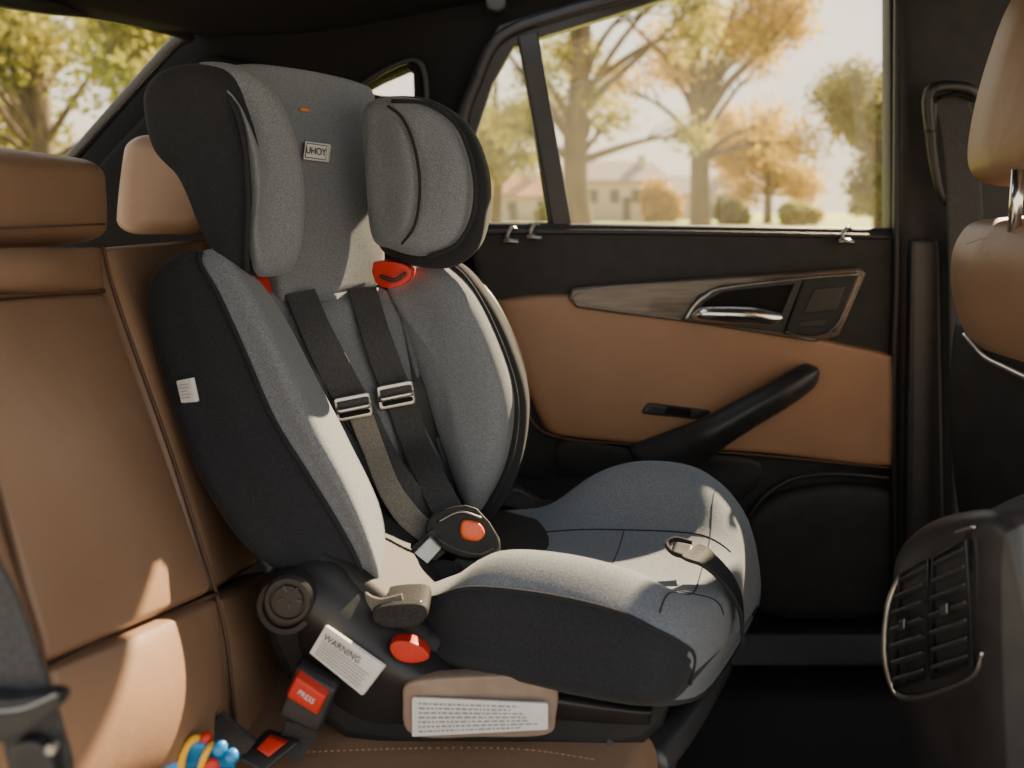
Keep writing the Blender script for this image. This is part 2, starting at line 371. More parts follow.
plate('handle_recess',[(690,318),(702,300),(722,290),(798,282),(780,327),(770,328)],[],1.394,1.42,DARKHOLE,door,bevel=.004)
plate('handle_bezel',[(684,320),(700,297),(722,287),(802,279),(782,331)],[[(694,317),(704,301),(724,291),(796,283),(778,326)]],1.390,1.41,BLK,door,bevel=.002)
tube('bezel_edge',[T(686,319,1.389),T(694,306,1.388),T(706,296,1.387),T(724,288,1.387),T(800,279,1.387),T(860,274,1.388)],[.0028,.0022,.0012,.0008],STEEL,door)
loft('door_handle',[[T(a,b-w,yy),T(a+1,b,yy-.012),T(a,b+w,yy),T(a-1,b,yy+.008)] for a,b,w,yy in [(692,316,3,1.390),(703,314,7,1.378),(730,315,8.5,1.370),(755,316,8.5,1.372),(772,318,8,1.38),(782,318,5,1.388)]],CHROME,door,label='polished chrome door release lever')
plate('switch_panel',[(806,280),(856,276),(834,330),(812,334),(788,332)],[],1.390,1.42,BLKM,door,bevel=.004)
quadslab('lock_switch',[T(804,314,1.388),T(836,311,1.388),T(846,286,1.388),T(815,289,1.388)],(0,.006,0),BLK,door,r=(.12,.15,.4))
quadslab('lock_switch',[T(797,328,1.388),T(824,326,1.388),T(828,319,1.388),T(801,321,1.388)],(0,.006,0),BLK,door,r=(.12,.3,.4))
tube('bezel_edge',[T(861,274,1.389),T(850,300,1.388),T(836,326,1.388),T(815,338,1.389),T(785,332,1.389)],.0008,DSTEEL,door)
quadslab('window_switch',[T(641,414,1.404),T(706,421,1.404),T(712,411,1.404),T(648,403,1.404)],(0,.02,0),BLK,door,r=(.15,.4,.4))
quadslab('switch_button',[T(664,414,1.401),T(690,417,1.401),T(692,410,1.401),T(668,407,1.401)],(0,.01,0),DARKHOLE,door,r=(.2,.4,.4))
loft('pull_handle',[[T(a-w*.5,b-w,yy),T(a+w*.2,b,yy-.03),T(a+w*.5,b+w,yy),T(a,b,yy+.03)] for a,b,w,yy in [(818,370,4,1.395),(808,376,12,1.385),(780,394,14,1.365),(745,414,15,1.36),(710,435,17,1.365),(680,455,24,1.385),(645,480,34,1.41)]],BLK,door,label='black padded diagonal pull handle')
puff('armrest_base',[T(560,440,1.43),T(640,448,1.425),T(700,452,1.42),T(760,462,1.43),T(740,500,1.43),T(620,560,1.435),T(570,500,1.435)],(0,-.012,0),(0,.02,0),BLKM,door)
puff('door_pocket',[T(740,540,1.43),T(765,500,1.428),T(820,484,1.426),T(880,486,1.426),T(892,500,1.426),T(893,560,1.426),T(890,610,1.426),T(820,620,1.426),T(755,610,1.43)],(0,-.018,0),(0,.01,0),BLKM,door)
tube('pocket_edge',[T(735,560,1.43),T(752,512,1.415),T(785,482,1.41),T(830,474,1.408),T(890,478,1.41)],.004,BLK,door)
puff('speaker_grille',[T(690+34*math.cos(a),565+34*math.sin(a),1.43) for a in [i*math.pi/4 for i in range(8)]],(0,-.012,0),(0,.01,0),BLK,door)
for (u,v) in ((510,238),(533,234),(845,238)):
    p,f=tube(None,[T(u-3,v+5,1.416),T(u-2,v-4,1.412),T(u+2,v-10,1.415),T(u+6,v-9,1.42)],[.0045,.003],None)
    p2,f2=tube(None,[T(u-6,v+4,1.412),T(u,v+3,1.410),T(u+8,v+4,1.412)],[.005,.005],None)
    v3,f3=join([(p,f),(p2,f2)])
    finish('sill_latch',v3,f3,DSTEEL,door)

# ================================================================ REAR BENCH
bench=thing('rear_bench_seat','tan leather rear bench with stitched seams and headrests','car seat',(-.05,.9,0.0))
def cush(name,bn,bf,tf,tn,t,r=(.18,.18,.5),b=.25,**k):
    t=V(t); return hexa(name,[bn+t,bf+t,tf+t,tn+t,bn,bf,tf,tn],LEATHER,bench,r=r,bulge=(0,0,b),seg=(5,10),**k)
back=(-.10,.035,-.03)
cush('seat_back',T(46,669,.5),T(217,594,.735),T(106,289,.80),T(-70,297,.5),back,r=(.09,.07,.45),b=.28)
cush('upper_back',T(-70,298,.5),T(106,291,.80),T(102,243,.83),T(-70,245,.52),back,r=(.05,.3,.5),b=.25)
cush('side_back',T(215,595,.734),T(262,566,.97),T(212,236,1.15),T(101,244,.814),back,r=(.18,.05,.5),b=.25)
cush('side_back',T(262,568,.98),T(338,455,1.40),T(266,240,1.40),T(213,238,1.16),back,r=(.1,.05,.5))
cush('lumbar_pad',T(60,800,.5),T(238,750,.735),T(218,594,.735),T(47,668,.5),back,r=(.09,.12,.45),b=.26)
cush('lumbar_pad',T(237,750,.741),T(300,690,.93),T(278,568,.96),T(217,595,.736),back,r=(.12,.12,.5),b=.2)
cush('outer_bolster',T(-120,860,.42),T(58,800,.49),T(46,666,.492),T(-70,299,.47),back,r=(.15,.06,.5),b=.25)
hexa('seat_cushion',[(-.36,.34,.06),(-.04,.34,.06),(.34,1.39,.06),(-.36,1.39,.06),(-.36,.34,.298),(-.01,.34,.298),(.37,1.39,.298),(-.36,1.39,.298)],LEATHER,bench,r=(.12,.06,.35),bulge=(0,0,.02),seg=(6,10))
hexa('outer_trim',[(-.2,1.19,.24),(.2,1.19,.24),(.24,1.40,.24),(-.2,1.40,.24),(-.2,1.19,.32),(.2,1.19,.32),(.24,1.40,.34),(-.2,1.40,.34)],BLKM,bench,r=.3,label='black trim beside the door')
for pts in ([T(103,246,.826),T(117,300,.807),T(170,450,.775),T(216,592,.741)],[T(216,592,.741),T(228,650,.741),T(237,745,.744)],
            [T(216,594,.739),T(150,622,.656),T(95,645,.567),T(48,669,.507)],[T(-20,297,.552),T(50,294,.687),T(104,291,.807)],
            [T(-60,300,.492),T(-5,480,.497),T(22,585,.497),T(44,664,.497),T(56,790,.497)]):
    tube('seam',pts,.0018,SEAM,bench)
def dashes(name,pts,parent,r=.0005,step=.005,dash=.004):
    P=opened(pts,40); parts=[];cur=[P[0]];L=0
    for a,b in zip(P,P[1:]):
        L+=(b-a).length
        if L<dash: cur.append(b)
        if L>=step:
            if len(cur)>1: parts.append(tube(None,[cur[0],cur[-1]],[r,r],None,n=5,seg=1))
            cur=[b];L=0
    if parts:
        v,f=join(parts); finish(name,v,f,THREAD,parent)
dashes('stitching',[T(300,752,.722),T(420,748,.725),T(520,749,.725),T(600,760,.705)],bench)
def headrest(x0,x1,y0,y1,z0,z1,r=(.6,.18,.42)):
    h=hexa('headrest',[(x0,y0,z0),(x1-.01,y0,z0),(x1-.01,y1,z0),(x0,y1,z0),(x0+.015,y0,z1),(x1-.015,y0,z1),(x1-.015,y1,z1),(x0+.015,y1,z1)],LEATHER,bench,r=r,bulge=(.2,.03,.05),seg=(6,8))
    tube('headrest_seam',[V((x1+.000,y0+.03,z0+.02)),V((x1+.006,(y0+y1)/2,z0+.02)),V((x1-.008,y1-.035,z0+.02))],.001,SEAM,h)
headrest(-.54,-.425,.50,.885,.765,.855)
headrest(-.53,-.385,1.05,1.37,.768,.900,r=(.45,.16,.32))

# ================================================================ CHILD SEAT
cs=thing('child_car_seat','grey and black child car seat with winged headrest, on tan bench','child car seat',(-.02,.92,.300))
def PY(u,v): return .925+(u-265-(v-300)*.33)*.0014
plate('base_shell',[(272,600),(290,572),(320,566),(365,598),(425,648),(520,672),(610,694),(662,700),(655,722),(640,736),(600,742),(548,739),(400,739),(350,731),(318,708),(292,670),(278,640)],[],.752,1.12,BLKM,cs,bevel=.012,label='black plastic base')
sh=[(272,570,300,610),(300,556,300,650),(335,562,318,690),(365,590,345,716),(400,622,380,728),(440,652,430,724),(500,670,490,716),(560,684,560,722),(620,696,618,726),(655,702,650,726)]
rg_=[]
for i,(u0,v0,u1,v1) in enumerate(sh):
    d=.018 if i<6 else .010
    if i==0: d=.008
    rg_.append([T(u0,v0,.765),T(u0*.8+u1*.2-1,v0*.8+v1*.2,.748-d*.5),T((u0+u1)/2-2,(v0+v1)/2,.742-d),T(u0*.2+u1*.8-1,v0*.2+v1*.8,.748-d*.5),T(u1,v1,.765),T((u0+u1)/2,(v0+v1)/2,.80)])
loft('side_shell',rg_,BLK,cs,nn=6,stationn=6,label='black moulded side shell')
def disc(name,u,v,y,r,th,mt,par):
    c=T(u,v,y); prof=[(0,-th),(r*.6,-th),(r*.63,-th*.75),(r*.7,-th*.75),(r*.73,-th),(r*.9,-th),(r,-th*.6),(r,th*.9)]
    n=36; vs=[];fs=[]
    for a,b in prof[1:]:
        for j in range(n): w=2*math.pi*j/n; vs.append(c+V((a*math.cos(w),b,a*math.sin(w))))
    for i in range(len(prof)-2):
        for j in range(n): p=i*n+j;q=i*n+(j+1)%n; fs.append((p,q,q+n,p+n))
    fs.append(tuple(range(n))); fs.append(tuple(range((len(prof)-2)*n,(len(prof)-1)*n)))
    return finish(name,vs,fs,mt,par,autos=35)
disc('hub_ring',290,598,.742,.0285,.016,BLK,cs)
kn=disc('recline_knob',290,597,.722,.0225,.008,BLK,cs)
for i in range(5):
    a=.4+i*1.256; tube('knob_rib',[T(290+6*math.cos(a),597+6*math.sin(a),.7135),T(290+13*math.cos(a),597+13*math.sin(a),.7135)],.0010,SLAT,kn,n=6)
puff('taupe_panel',[T(403,700,.722),T(408,682,.722),T(440,676,.725),T(530,674,.728),T(556,684,.728),T(556,715,.728),T(546,733,.728),T(480,735,.725),T(412,733,.722)],(0,-.004,0),(0,.012,0),BEIGE,cs,prof=PROFF,label='taupe moulded panel')
q=[T(412,737,.714),T(548,730,.714),T(548,704,.714),T(412,698,.714)]
quadslab('instruction_label',q,(0,.003,0),WHITE,cs,r=(.03,.08,.3),label='white label with rows of fine print')
label_lines('print',q,7,INKG,cs,margin=.05,top=.93,bot=.08,th=.42)
q=[T(309,653,.712),T(362,696,.712),T(384,667,.712),T(325,626,.712)]
quadslab('warning_label',q,(0.002,.003,0),WHITE,cs,r=(.05,.06,.3),label='white warning label with grey print')
label_lines('print',q,6,INKG,cs,margin=.08,top=.64,bot=.1,th=.36,off=.0012)
text('lettering','WARNING',T(342,649,.7095),T(384,667,.712)-T(325,626,.712),V((0,0,1)),.0080,INK,cs)
tube('support_bar',[T(600,742,.76),T(640,744,.78),T(684,711,.86),T(715,668,.98)],[.014,.016,.016,.014],BLK,cs,n=12)
tube('support_foot',[T(655,764,.77),T(676,738,.81),T(702,698,.89),T(722,664,.99)],[.013,.014,.013],SLAT,cs,n=12,label='sloping support rail in lit grey')  # grey colours in the light that falls on the black bar
st=[
 [(405,645,.82),(398,618,.82),(408,590,.835),(432,582,.90),(455,574,.97),(465,560,1.04),(480,540,1.10),(498,512,1.15),(515,520,1.19),(518,570,1.19),(460,630,1.02)],
 [(428,655,.79),(418,630,.78),(430,598,.785),(462,572,.84),(495,568,.91),(510,556,1.0),(528,534,1.08),(548,505,1.14),(562,518,1.19),(565,575,1.19),(500,640,1.0)],
 [(470,672,.755),(462,635,.745),(470,588,.755),(500,551,.80),(538,570,.88),(555,560,.97),(576,530,1.06),(592,476,1.13),(608,490,1.18),(608,570,1.18),(530,645,.98)],
 [(540,688,.735),(535,645,.722),(540,594,.735),(562,553,.785),(597,580,.86),(612,564,.95),(624,530,1.04),(636,464,1.115),(656,480,1.165),(656,575,1.165),(580,655,.95)],
 [(612,702,.71),(608,660,.692),(612,610,.71),(628,569,.76),(653,588,.83),(663,568,.91),(676,532,1.0),(684,468,1.08),(706,488,1.13),(706,590,1.125),(650,668,.92)],
 [(648,706,.692),(653,672,.678),(656,630,.69),(668,594,.735),(692,594,.80),(701,572,.875),(710,538,.955),(716,489,1.035),(740,510,1.085),(742,600,1.075),(695,685,.88)],
 [(664,704,.694),(674,676,.684),(682,644,.692),(697,612,.735),(717,602,.80),(728,587,.86),(738,562,.93),(744,530,1.0),(756,546,1.045),(757,605,1.035),(712,688,.87)],
 [(674,700,.70),(684,680,.694),(694,656,.70),(708,634,.745),(724,622,.80),(734,612,.86),(742,600,.92),(750,582,.985),(756,586,1.03),(756,612,1.025),(712,684,.87)],
 [(682,694,.72),(689,682,.713),(697,668,.715),(710,654,.755),(721,647,.80),(730,640,.86),(738,632,.92),(744,622,.975),(748,618,1.01),(747,622,1.01),(712,674,.87)],
]
def cf(t,j):
    if t>.86: return 0 if j>=1.6 else 1
    if t>.8: return 0 if 1.8<=j<9 else 1
    return 1 if (j<2 or j>=9) else 0
loft('seat_cushion',[[T(*p) for p in r] for r in st],[FABRIC,FABDARK],cs,nn=5,stationn=6,fmf=cf,label='grey heather padded seat with black sides')
tube('piping',[T(*r[2]) for r in st[:8]]+[T(690,684,.708)],.0020,FABDARK,cs)
RR=[closed([T(*p) for p in r],5) for r in st]
def onloft(j0,i0,i1):
    col=opened([r[int(j0*5)] for r in RR],6); return col[i0:i1+1]
tube('seam',onloft(4,6,40),.0011,FABDARK,cs,smoothpath=False)
tube('seam',onloft(6,6,34),.0011,FABDARK,cs,smoothpath=False)
def across(si,j0,j1): return RR[si][int(j0*5):int(j1*5)+1]
tube('seam',across(3,4.0,6.0),.0008,FABDARK,cs,smoothpath=False)
tube('seam',across(5,2.4,7.0),.0008,FABDARK,cs,smoothpath=False)
tube('strap_slot',[T(692,543,.893),T(676,539,.900),T(667,544,.895),T(673,553,.878),T(690,558,.864)],.0026,FABDARK,cs)
quadslab('slot_insert',[T(672,552,.874),T(690,557,.864),T(693,545,.885),T(676,541,.896)],(0,.01,-.004),BLK,cs,r=(.3,.3,.4))
ribbon('front_strap',[T(690,551,.862),T(708,560,.848),T(728,580,.839),T(740,604,.838),T(743,634,.842)],[(.25,.9,.1)]*5,.036,.004,WEBD,cs)
puff('back_shell',[T(190,262,.95),T(240,250,.98),T(330,270,1.08),T(420,268,1.16),T(478,280,1.18),T(512,330,1.17),T(530,398,1.16),T(520,470,1.14),T(492,520,1.12),T(450,570,1.06),T(400,610,1.0),T(330,600,.90),T(270,552,.88),T(215,450,.87),T(185,360,.90)],(.0,-.01,0),(-.01,.03,-.01),BLK,cs,label='black plastic shell')
cp=[(262,296),(300,290),(380,288),(405,310),(425,370),(450,440),(480,505),(478,560),(440,596),(400,604),(374,596),(372,540),(340,450),(298,370)]
puff('back_pad',[T(u,v,PY(u,v)) for u,v in cp],(.010,-.012,.003),(-.02,.04,0),FABRIC,cs,label='grey heather back pad')
puff('insert_pad',[T(u,v,PY(u,v)-.016) for u,v in [(285,320),(330,300),(392,305),(410,370),(432,440),(456,496),(430,520),(370,505),(350,450),(312,380)]],(.008,-.010,.002),(0,.02,0),FABRIC,cs)
puff('insert_pad',[T(u,v,PY(u,v)-.018) for u,v in [(372,512),(430,526),(458,505),(474,530),(468,565),(425,590),(388,590),(380,555)]],(.008,-.012,.006),(0,.02,0),FABRIC,cs)
puff('insert_pad',[T(u,v,PY(u,v)-.022) for u,v in [(398,306),(408,304),(424,340),(440,390),(458,440),(474,490),(470,510),(455,500),(434,440),(414,380)]],(.004,-.014,.002),(0,.02,0),FABMID,cs)
def ring(L,F,R,yl,yf,yr,yb=.98):
    return [T(L[0],L[1],yl),T((L[0]*.6+F[0]*.4),(L[1]*.6+F[1]*.4)-2,(yl*.5+yf*.5)-.022),T(F[0],F[1],yf-.014),T((F[0]*.5+R[0]*.5)+5,(F[1]+R[1])/2-8,yf-.012),T(R[0],R[1],yr),T((L[0]*.4+R[0]*.6)+10,(L[1]+R[1])/2+5,yb)]
nb=[ring((178,256),(202,251),(228,262),.845,.855,.91,.93),
    ring((158,274),(202,264),(260,284),.835,.84,.91,.95),
    ring((151,308),(220,296),(286,322),.825,.825,.91,.96),
    ring((163,365),(245,351),(318,384),.81,.81,.91),
    ring((184,430),(274,418),(350,445),.79,.80,.905),
    ring((210,490),(306,470),(378,505),.775,.79,.90),
    ring((246,545),(339,524),(386,550),.765,.785,.89,.95),
    ring((292,580),(360,565),(387,585),.76,.785,.88,.92),
    ring((336,602),(368,597),(381,606),.765,.80,.87,.90)]
loft('side_bolster',nb,[FABRIC,FABDARK],cs,nn=6,stationn=5,fmf=lambda t,j:0 if 2<=j<5 else 1,label='black padded side with grey front edge')
tube('piping',[r[2]+V((0,-.003,0)) for r in nb],.0022,FABDARK,cs)
tube('shell_edge',[T(165,340,.81),T(176,372,.80),T(200,425,.785),T(226,480,.772),T(254,540,.762),T(272,572,.75)],[.004,.006,.006],BLK,cs)
q=[T(181,403,.772),T(196,402,.770),T(191,378,.774),T(176,381,.776)]
quadslab('side_tag',q,(.002,.004,0),WHITE,cs,r=(.08,.08,.3),label='small white side tag')
label_lines('print',q,5,INKG,cs,margin=.15,top=.85,bot=.15,th=.35,off=.001)
puff('side_bolster_rim',[T(398,272,1.13),T(425,262,1.12),T(458,262,1.10),T(488,295,1.09),T(512,342,1.08),T(528,400,1.07),T(521,462,1.06),T(497,512,1.06),T(470,520,1.07),T(450,440,1.10),T(420,340,1.12)],(.0,-.02,0),(.01,.05,0),FABDARK,cs)
puff('side_bolster',[T(392,278,1.125),T(410,266,1.12),T(440,263,1.10),T(468,284,1.08),T(496,334,1.065),T(514,396,1.05),T(508,455,1.045),T(488,500,1.045),T(473,508,1.06),T(452,452,1.09),T(424,366,1.11),T(404,308,1.12)],(-.012,-.038,.002),(0,.03,0),FABRIC,cs,label='grey heather far side bolster')
tube('piping',[T(404,282,1.105),T(424,340,1.085),T(450,420,1.07),T(480,500,1.045)],.002,FABDARK,cs)
tube('piping',[T(425,262,1.095),T(458,270,1.075),T(490,318,1.05),T(516,392,1.03),T(512,456,1.025),T(492,502,1.03)],.0025,FABDARK,cs)
# headrest: centre panel spans between the wings and leans back toward its top
def HY(u,v): return .895+(u-245)*.0016+(290-v)*.00030
hr=puff('headrest',[T(u,v,HY(u,v)) for u,v in [(225,80),(240,66),(300,72),(352,84),(368,96),(374,140),(376,210),(378,270),(366,292),(330,297),(285,304),(272,298),(262,240),(240,150)]],(.014,-.014,.004),(-.03,.04,0),FABRIC,cs,prof=PROFF,label='grey heather headrest centre panel')
puff('headrest_wing_shell',[T(155,108,.87),T(157,86,.87),T(172,70,.87),T(200,64,.87),T(235,72,.86),T(258,110,.86),T(268,170,.85),T(266,235,.85),T(252,275,.855),T(238,268,.86),T(218,240,.86),T(204,205,.86),T(190,178,.87),T(165,150,.87)],(-.008,-.032,0),(.0,.04,0),FABDARK,hr,label='black outer side of headrest wing')
puff('headrest_wing',[T(196,68,.87),T(215,63,.875),T(248,72,.885),T(275,98,.895),T(293,140,.905),T(302,195,.91),T(300,245,.905),T(290,270,.895),T(266,277,.865),T(254,271,.845),T(249,240,.832),T(252,195,.828),T(246,145,.832),T(229,98,.85)],(.016,-.030,.004),(-.008,.03,0),FABRIC,hr,label='grey heather padded wing face')
tube('piping',[T(194,68,.862),T(224,88,.840),T(242,128,.820),T(249,190,.812),T(247,240,.816),T(247,270,.833)],.0028,FABDARK,hr)
puff('headrest_wing_shell',[T(372,104,1.06),T(392,96,1.05),T(432,100,1.03),T(468,124,1.02),T(486,165,1.01),T(489,205,1.01),T(480,245,1.01),T(456,266,1.02),T(425,268,1.03),T(392,258,1.05),T(376,235,1.06),T(370,160,1.07)],(0,-.025,0),(.01,.05,0),FABDARK,hr,label='black outer rim of headrest wing')
puff('headrest_wing',[T(366,112,1.04),T(384,98,1.03),T(422,100,1.01),T(455,120,1.0),T(473,160,.99),T(475,206,.99),T(461,242,.99),T(425,256,1.0),T(392,249,1.02),T(374,236,1.04),T(368,170,1.05)],(-.004,-.038,0),(0,.04,0),FABRIC,hr,label='grey heather padded wing face')
puff('wing_inner_pad',[T(374,112,1.012),T(394,114,.992),T(410,140,.972),T(418,185,.967),T(412,222,.972),T(398,244,.992),T(382,242,1.008),T(370,200,1.012),T(368,145,1.012)],(-.004,-.012,0),(0,.03,0),FABRIC,hr)
tube('piping',[T(388,106,.985),T(402,118,.975),T(414,145,.962),T(420,185,.957),T(415,224,.962),T(402,244,.978)],.0018,FABDARK,hr)
tube('piping',[T(392,101,.99),T(427,104,.978),T(457,126,.965),T(473,168,.96),T(474,210,.96),T(458,243,.965),T(428,257,.975)],.0028,FABDARK,hr)
Pq=lambda u,v,o=0: T(u,v,HY(u,v)-.046-o)
q=[Pq(303,159),Pq(327,162),Pq(329,144),Pq(305,141)]
quadslab('brand_patch',q,(0,.014,0),WHITE,hr,r=(.1,.15,.3),label='small white woven brand patch with dark lettering')
text('lettering','UHOY',Pq(316.2,151.5,.0030),q[1]-q[0],V((0,0,1)),.0128,INK,hr)
tube('patch_border',[Pq(305,157,.0006),Pq(325.5,160,.0006),Pq(327,146,.0006),Pq(307,143,.0006),Pq(305,157,.0006)],.0006,INK,hr,smoothpath=False,n=5)
quadslab('orange_mark',[Pq(299,111,-.01),Pq(308,112,-.01),Pq(308,108,-.01),Pq(300,107,-.01)],(0,.02,0),DORANGE,hr,r=(.3,.3,.3))
puff('belt_guide',[T(243,278,.90),T(256,276,.90),T(263,286,.90),T(262,302,.90),T(252,300,.90)],(0,-.012,0),(0,.03,0),RED,cs,prof=PROFF,label='red plastic belt guide')
puff('belt_guide',[T(374,262,1.04),T(400,262,1.03),T(413,270,1.03),T(408,282,1.03),T(390,288,1.03),T(376,282,1.04)],(0,-.010,0),(0,.04,0),RED,cs,prof=PROFF,n=2,label='red plastic belt guide')
tube('guide_slot',[T(380,276,1.017),T(394,280,1.014),T(406,273,1.016)],.0024,BLK,cs)
wdir=(.75,.66,0)
SP=lambda u,v,o=.056: T(u,v,PY(u,v)-o)
ribbon('harness_strap',[SP(300,292,.035),SP(318,335),SP(338,375),SP(356,408),SP(374,440),T(398,482,.935),T(430,526,.94)],wdir,.040,.003,WEB,cs)
ribbon('harness_strap',[SP(362,288,.035),SP(376,335),SP(390,375),SP(400,398),SP(414,440),T(432,480,.965),T(452,518,.945)],wdir,.042,.003,WEB,cs)
ribbon('harness_strap',[SP(358,408,.064),SP(372,445,.062),T(390,490,.92),T(412,520,.92),T(436,540,.924)],wdir,.030,.003,WEBSUN,cs,label='lower harness webbing in sunlit colour')  # sunlit stretch of the harness, painted by the paler webbing
for (u,v) in ((355,408),(398,396)):
    y=PY(u,v)-.074
    a=quadslab('strap_adjuster',[T(u-19,v+15,y-.008),T(u+18,v+8,y+.010),T(u+14,v-16,y+.010),T(u-22,v-9,y-.008)],(0,.008,0),STEEL,cs,r=(.2,.3,.4),label='metal strap adjuster')
    quadslab('adjuster_slot',[T(u-17,v+2,y-.011),T(u+14,v-4,y+.004),T(u+13,v-11,y+.004),T(u-18,v-5,y-.011)],(0,.004,0),WEB,a,r=(.2,.3,.4))
    quadslab('adjuster_slot',[T(u-15,v+11,y-.011),T(u+15,v+5,y+.004),T(u+14,v+1,y+.004),T(u-16,v+7,y-.011)],(0,.004,0),DARKHOLE,a,r=(.2,.3,.4))
    tube('adjuster_bar',[T(u-19,v+4,y-.014),T(u+15,v-3,y+.002)],.0032,STEEL,a)
bk=puff('harness_buckle',[T(426,530,.925),T(434,517,.93),T(456,509,.935),T(478,511,.935),T(500,540,.93),T(496,556,.92),T(472,562,.915),T(450,556,.915),T(430,544,.92)],(0,-.020,.012),(0,.02,-.008),BLKM,cs,prof=PROFF,n=2,label='black plastic harness buckle')
puff('release_button',[T(460,530,.906),T(464,520,.909),T(479,523,.909),T(485,533,.906),T(478,541,.902),T(464,539,.903)],(0,-.006,.003),(0,.008,0),ORANGE,bk,label='orange release button')
tube('buckle_ridge',[T(438,522,.906),T(460,512,.908),T(482,518,.910)],.0013,DSTEEL,bk)
tube('buckle_ridge',[T(436,538,.901),T(456,549,.898),T(478,554,.898),T(494,548,.903)],.0011,SLAT,bk)
ribbon('crotch_strap',[T(475,556,.915),T(466,568,.905),T(448,582,.89)],(1,.3,0),.03,.004,WEB,cs)
ribbon('lap_strap',[T(440,540,.905),T(425,552,.89),T(408,570,.87),T(405,590,.85)],(.5,.6,.5),.03,.003,WEB,cs)
quadslab('lap_tongue',[T(410,556,.872),T(424,568,.872),T(442,548,.892),T(430,536,.892)],(0,.006,0),STEEL,cs,r=(.2,.2,.4),label='metal buckle tongue')
puff('crotch_pad',[T(412,572,.88),T(440,562,.90),T(462,566,.90),T(458,580,.885),T(430,592,.865),T(408,592,.855)],(0,-.008,.008),(0,.03,-.01),FABDARK,cs)
ribbon('lap_belt',[T(350,570,.775),T(356,590,.765),T(364,604,.752),T(382,610,.745),T(404,606,.742)],[(.8,0,.6),(.7,0,.7),(.3,0,1),(0,0,1),(0,.2,1)],.022,.003,WEBSUN,cs,label='belt webbing in sunlit grey')
puff('belt_clamp',[T(374,608,.745),T(392,602,.742),T(422,601,.742),T(429,610,.742),T(421,621,.742),T(396,625,.742),T(377,620,.745)],(0,-.010,.002),(0,.035,0),WEBD,cs,prof=PROFF,label='black belt clamp')
tube('clamp_edge',[T(380,606,.734),T(398,602,.731),T(422,602,.731)],.0010,DSTEEL,cs)
puff('clamp_lever',[T(390,646,.727),T(396,639,.727),T(412,640,.727),T(426,648,.727),T(429,657,.727),T(413,661,.727),T(397,657,.727)],(0,-.004,0),(0,.010,0),RED,cs,prof=PROFF,n=3,label='red plastic clamp lever')

# ================================================================ BUCKLES, BELTS, TOY
b1=thing('seat_belt_buckle','black seat belt buckle with red release button beside child seat','seat belt buckle',T(305,735,.71))
c0=[T(277,717,.695),T(318,736,.695),T(337,690,.70),T(296,666,.70)]
quadslab('buckle_body',c0,(0,.018,0),BLK,b1,r=(.2,.18,.5))
quadslab('release_button',[T(285,697,.690),T(317,717,.690),T(327,697,.690),T(296,676,.690)],(0,.02,0),RED,b1,r=(.15,.2,.5),label='red release button')
text('lettering','PRESS',T(306,697,.6885),T(327,697,.69)-T(296,676,.69),V((0,0,1)),.0065,WHITE,b1)
ribbon('buckle_stalk',[T(303,722,.705),T(296,740,.71),T(284,752,.712)],(1,0,.3),.03,.006,WEB,b1)
b2=thing('seat_belt_buckle','black centre seat belt buckle with red button lying on the bench','seat belt buckle',T(275,768,.70))
quadslab('buckle_body',[T(238,759,.683),T(262,774,.678),T(300,742,.698),T(266,729,.708)],(0,.008,-.004),BLK,b2,r=(.2,.2,.5))
quadslab('release_button',[T(256,749,.680),T(268,758,.678),T(286,743,.688),T(268,736,.692)],(0,.010,-.004),RED,b2,r=(.2,.2,.5),label='red release button')
ribbon('buckle_stalk',[T(246,753,.69),T(226,736,.69),T(212,724,.69)],(.7,0,1),.028,.005,WEB,b2)
b3=thing('seat_belt','black near seat belt webbing with latch plate','seat belt',T(40,790,.44))
ribbon('webbing',[T(-60,520,.44),T(-14,600,.44),T(12,670,.438),T(34,735,.436),T(46,800,.436)],(.85,0,.45),.034,.003,WEB,b3)
puff('latch_plate',[T(-20,696,.43),T(20,694,.43),T(56,690,.43),T(66,700,.43),T(40,722,.43),T(10,736,.43),T(-20,730,.43)],(0,-.006,0),(0,.006,0),BLK,b3,prof=PROFF)
tube('latch_edge',[T(-10,712,.423),T(25,708,.423),T(58,694,.423)],.0012,DSTEEL,b3)
puff('belt_anchor',[T(20,740,.435),T(50,735,.435),T(64,770,.435),T(60,800,.435),T(24,800,.435)],(0,-.008,0),(0,.01,0),BLK,b3,prof=PROFF)
disc('anchor_bolt',52,748,.427,.003,.002,STEEL,b3)
b4=thing('seat_belt_buckle','black seat belt buckle and strap between child seat and door','seat belt buckle',T(520,530,1.25))
puff('buckle_body',[T(498,500,1.21),T(512,488,1.21),T(532,498,1.21),T(552,510,1.21),T(556,518,1.21),T(530,520,1.22),T(505,518,1.22)],(0,-.015,.01),(0,.03,0),BLK,b4)
ribbon('buckle_strap',[T(505,498,1.195),T(528,504,1.19),T(552,508,1.195)],(.2,.2,1),.02,.004,WEB,b4)
toy=thing('toy','small blue, yellow and red plastic toy lying on the bench','toy',T(195,774,.655))
def blob(name,c,r,mt,par,sc=(1,1,1)):
    vs=[];fs=[];n=16
    for i in range(11):
        a=math.pi*i/10
        for j in range(n): b=2*math.pi*j/n; vs.append(V(c)+V((sc[0]*r*math.sin(a)*math.cos(b),sc[1]*r*math.sin(a)*math.sin(b),sc[2]*r*math.cos(a))))
    for i in range(10):
        for j in range(n): p=i*n+j;q=i*n+(j+1)%n; fs.append((p,q,q+n,p+n))
    return finish(name,vs,fs,mt,par)
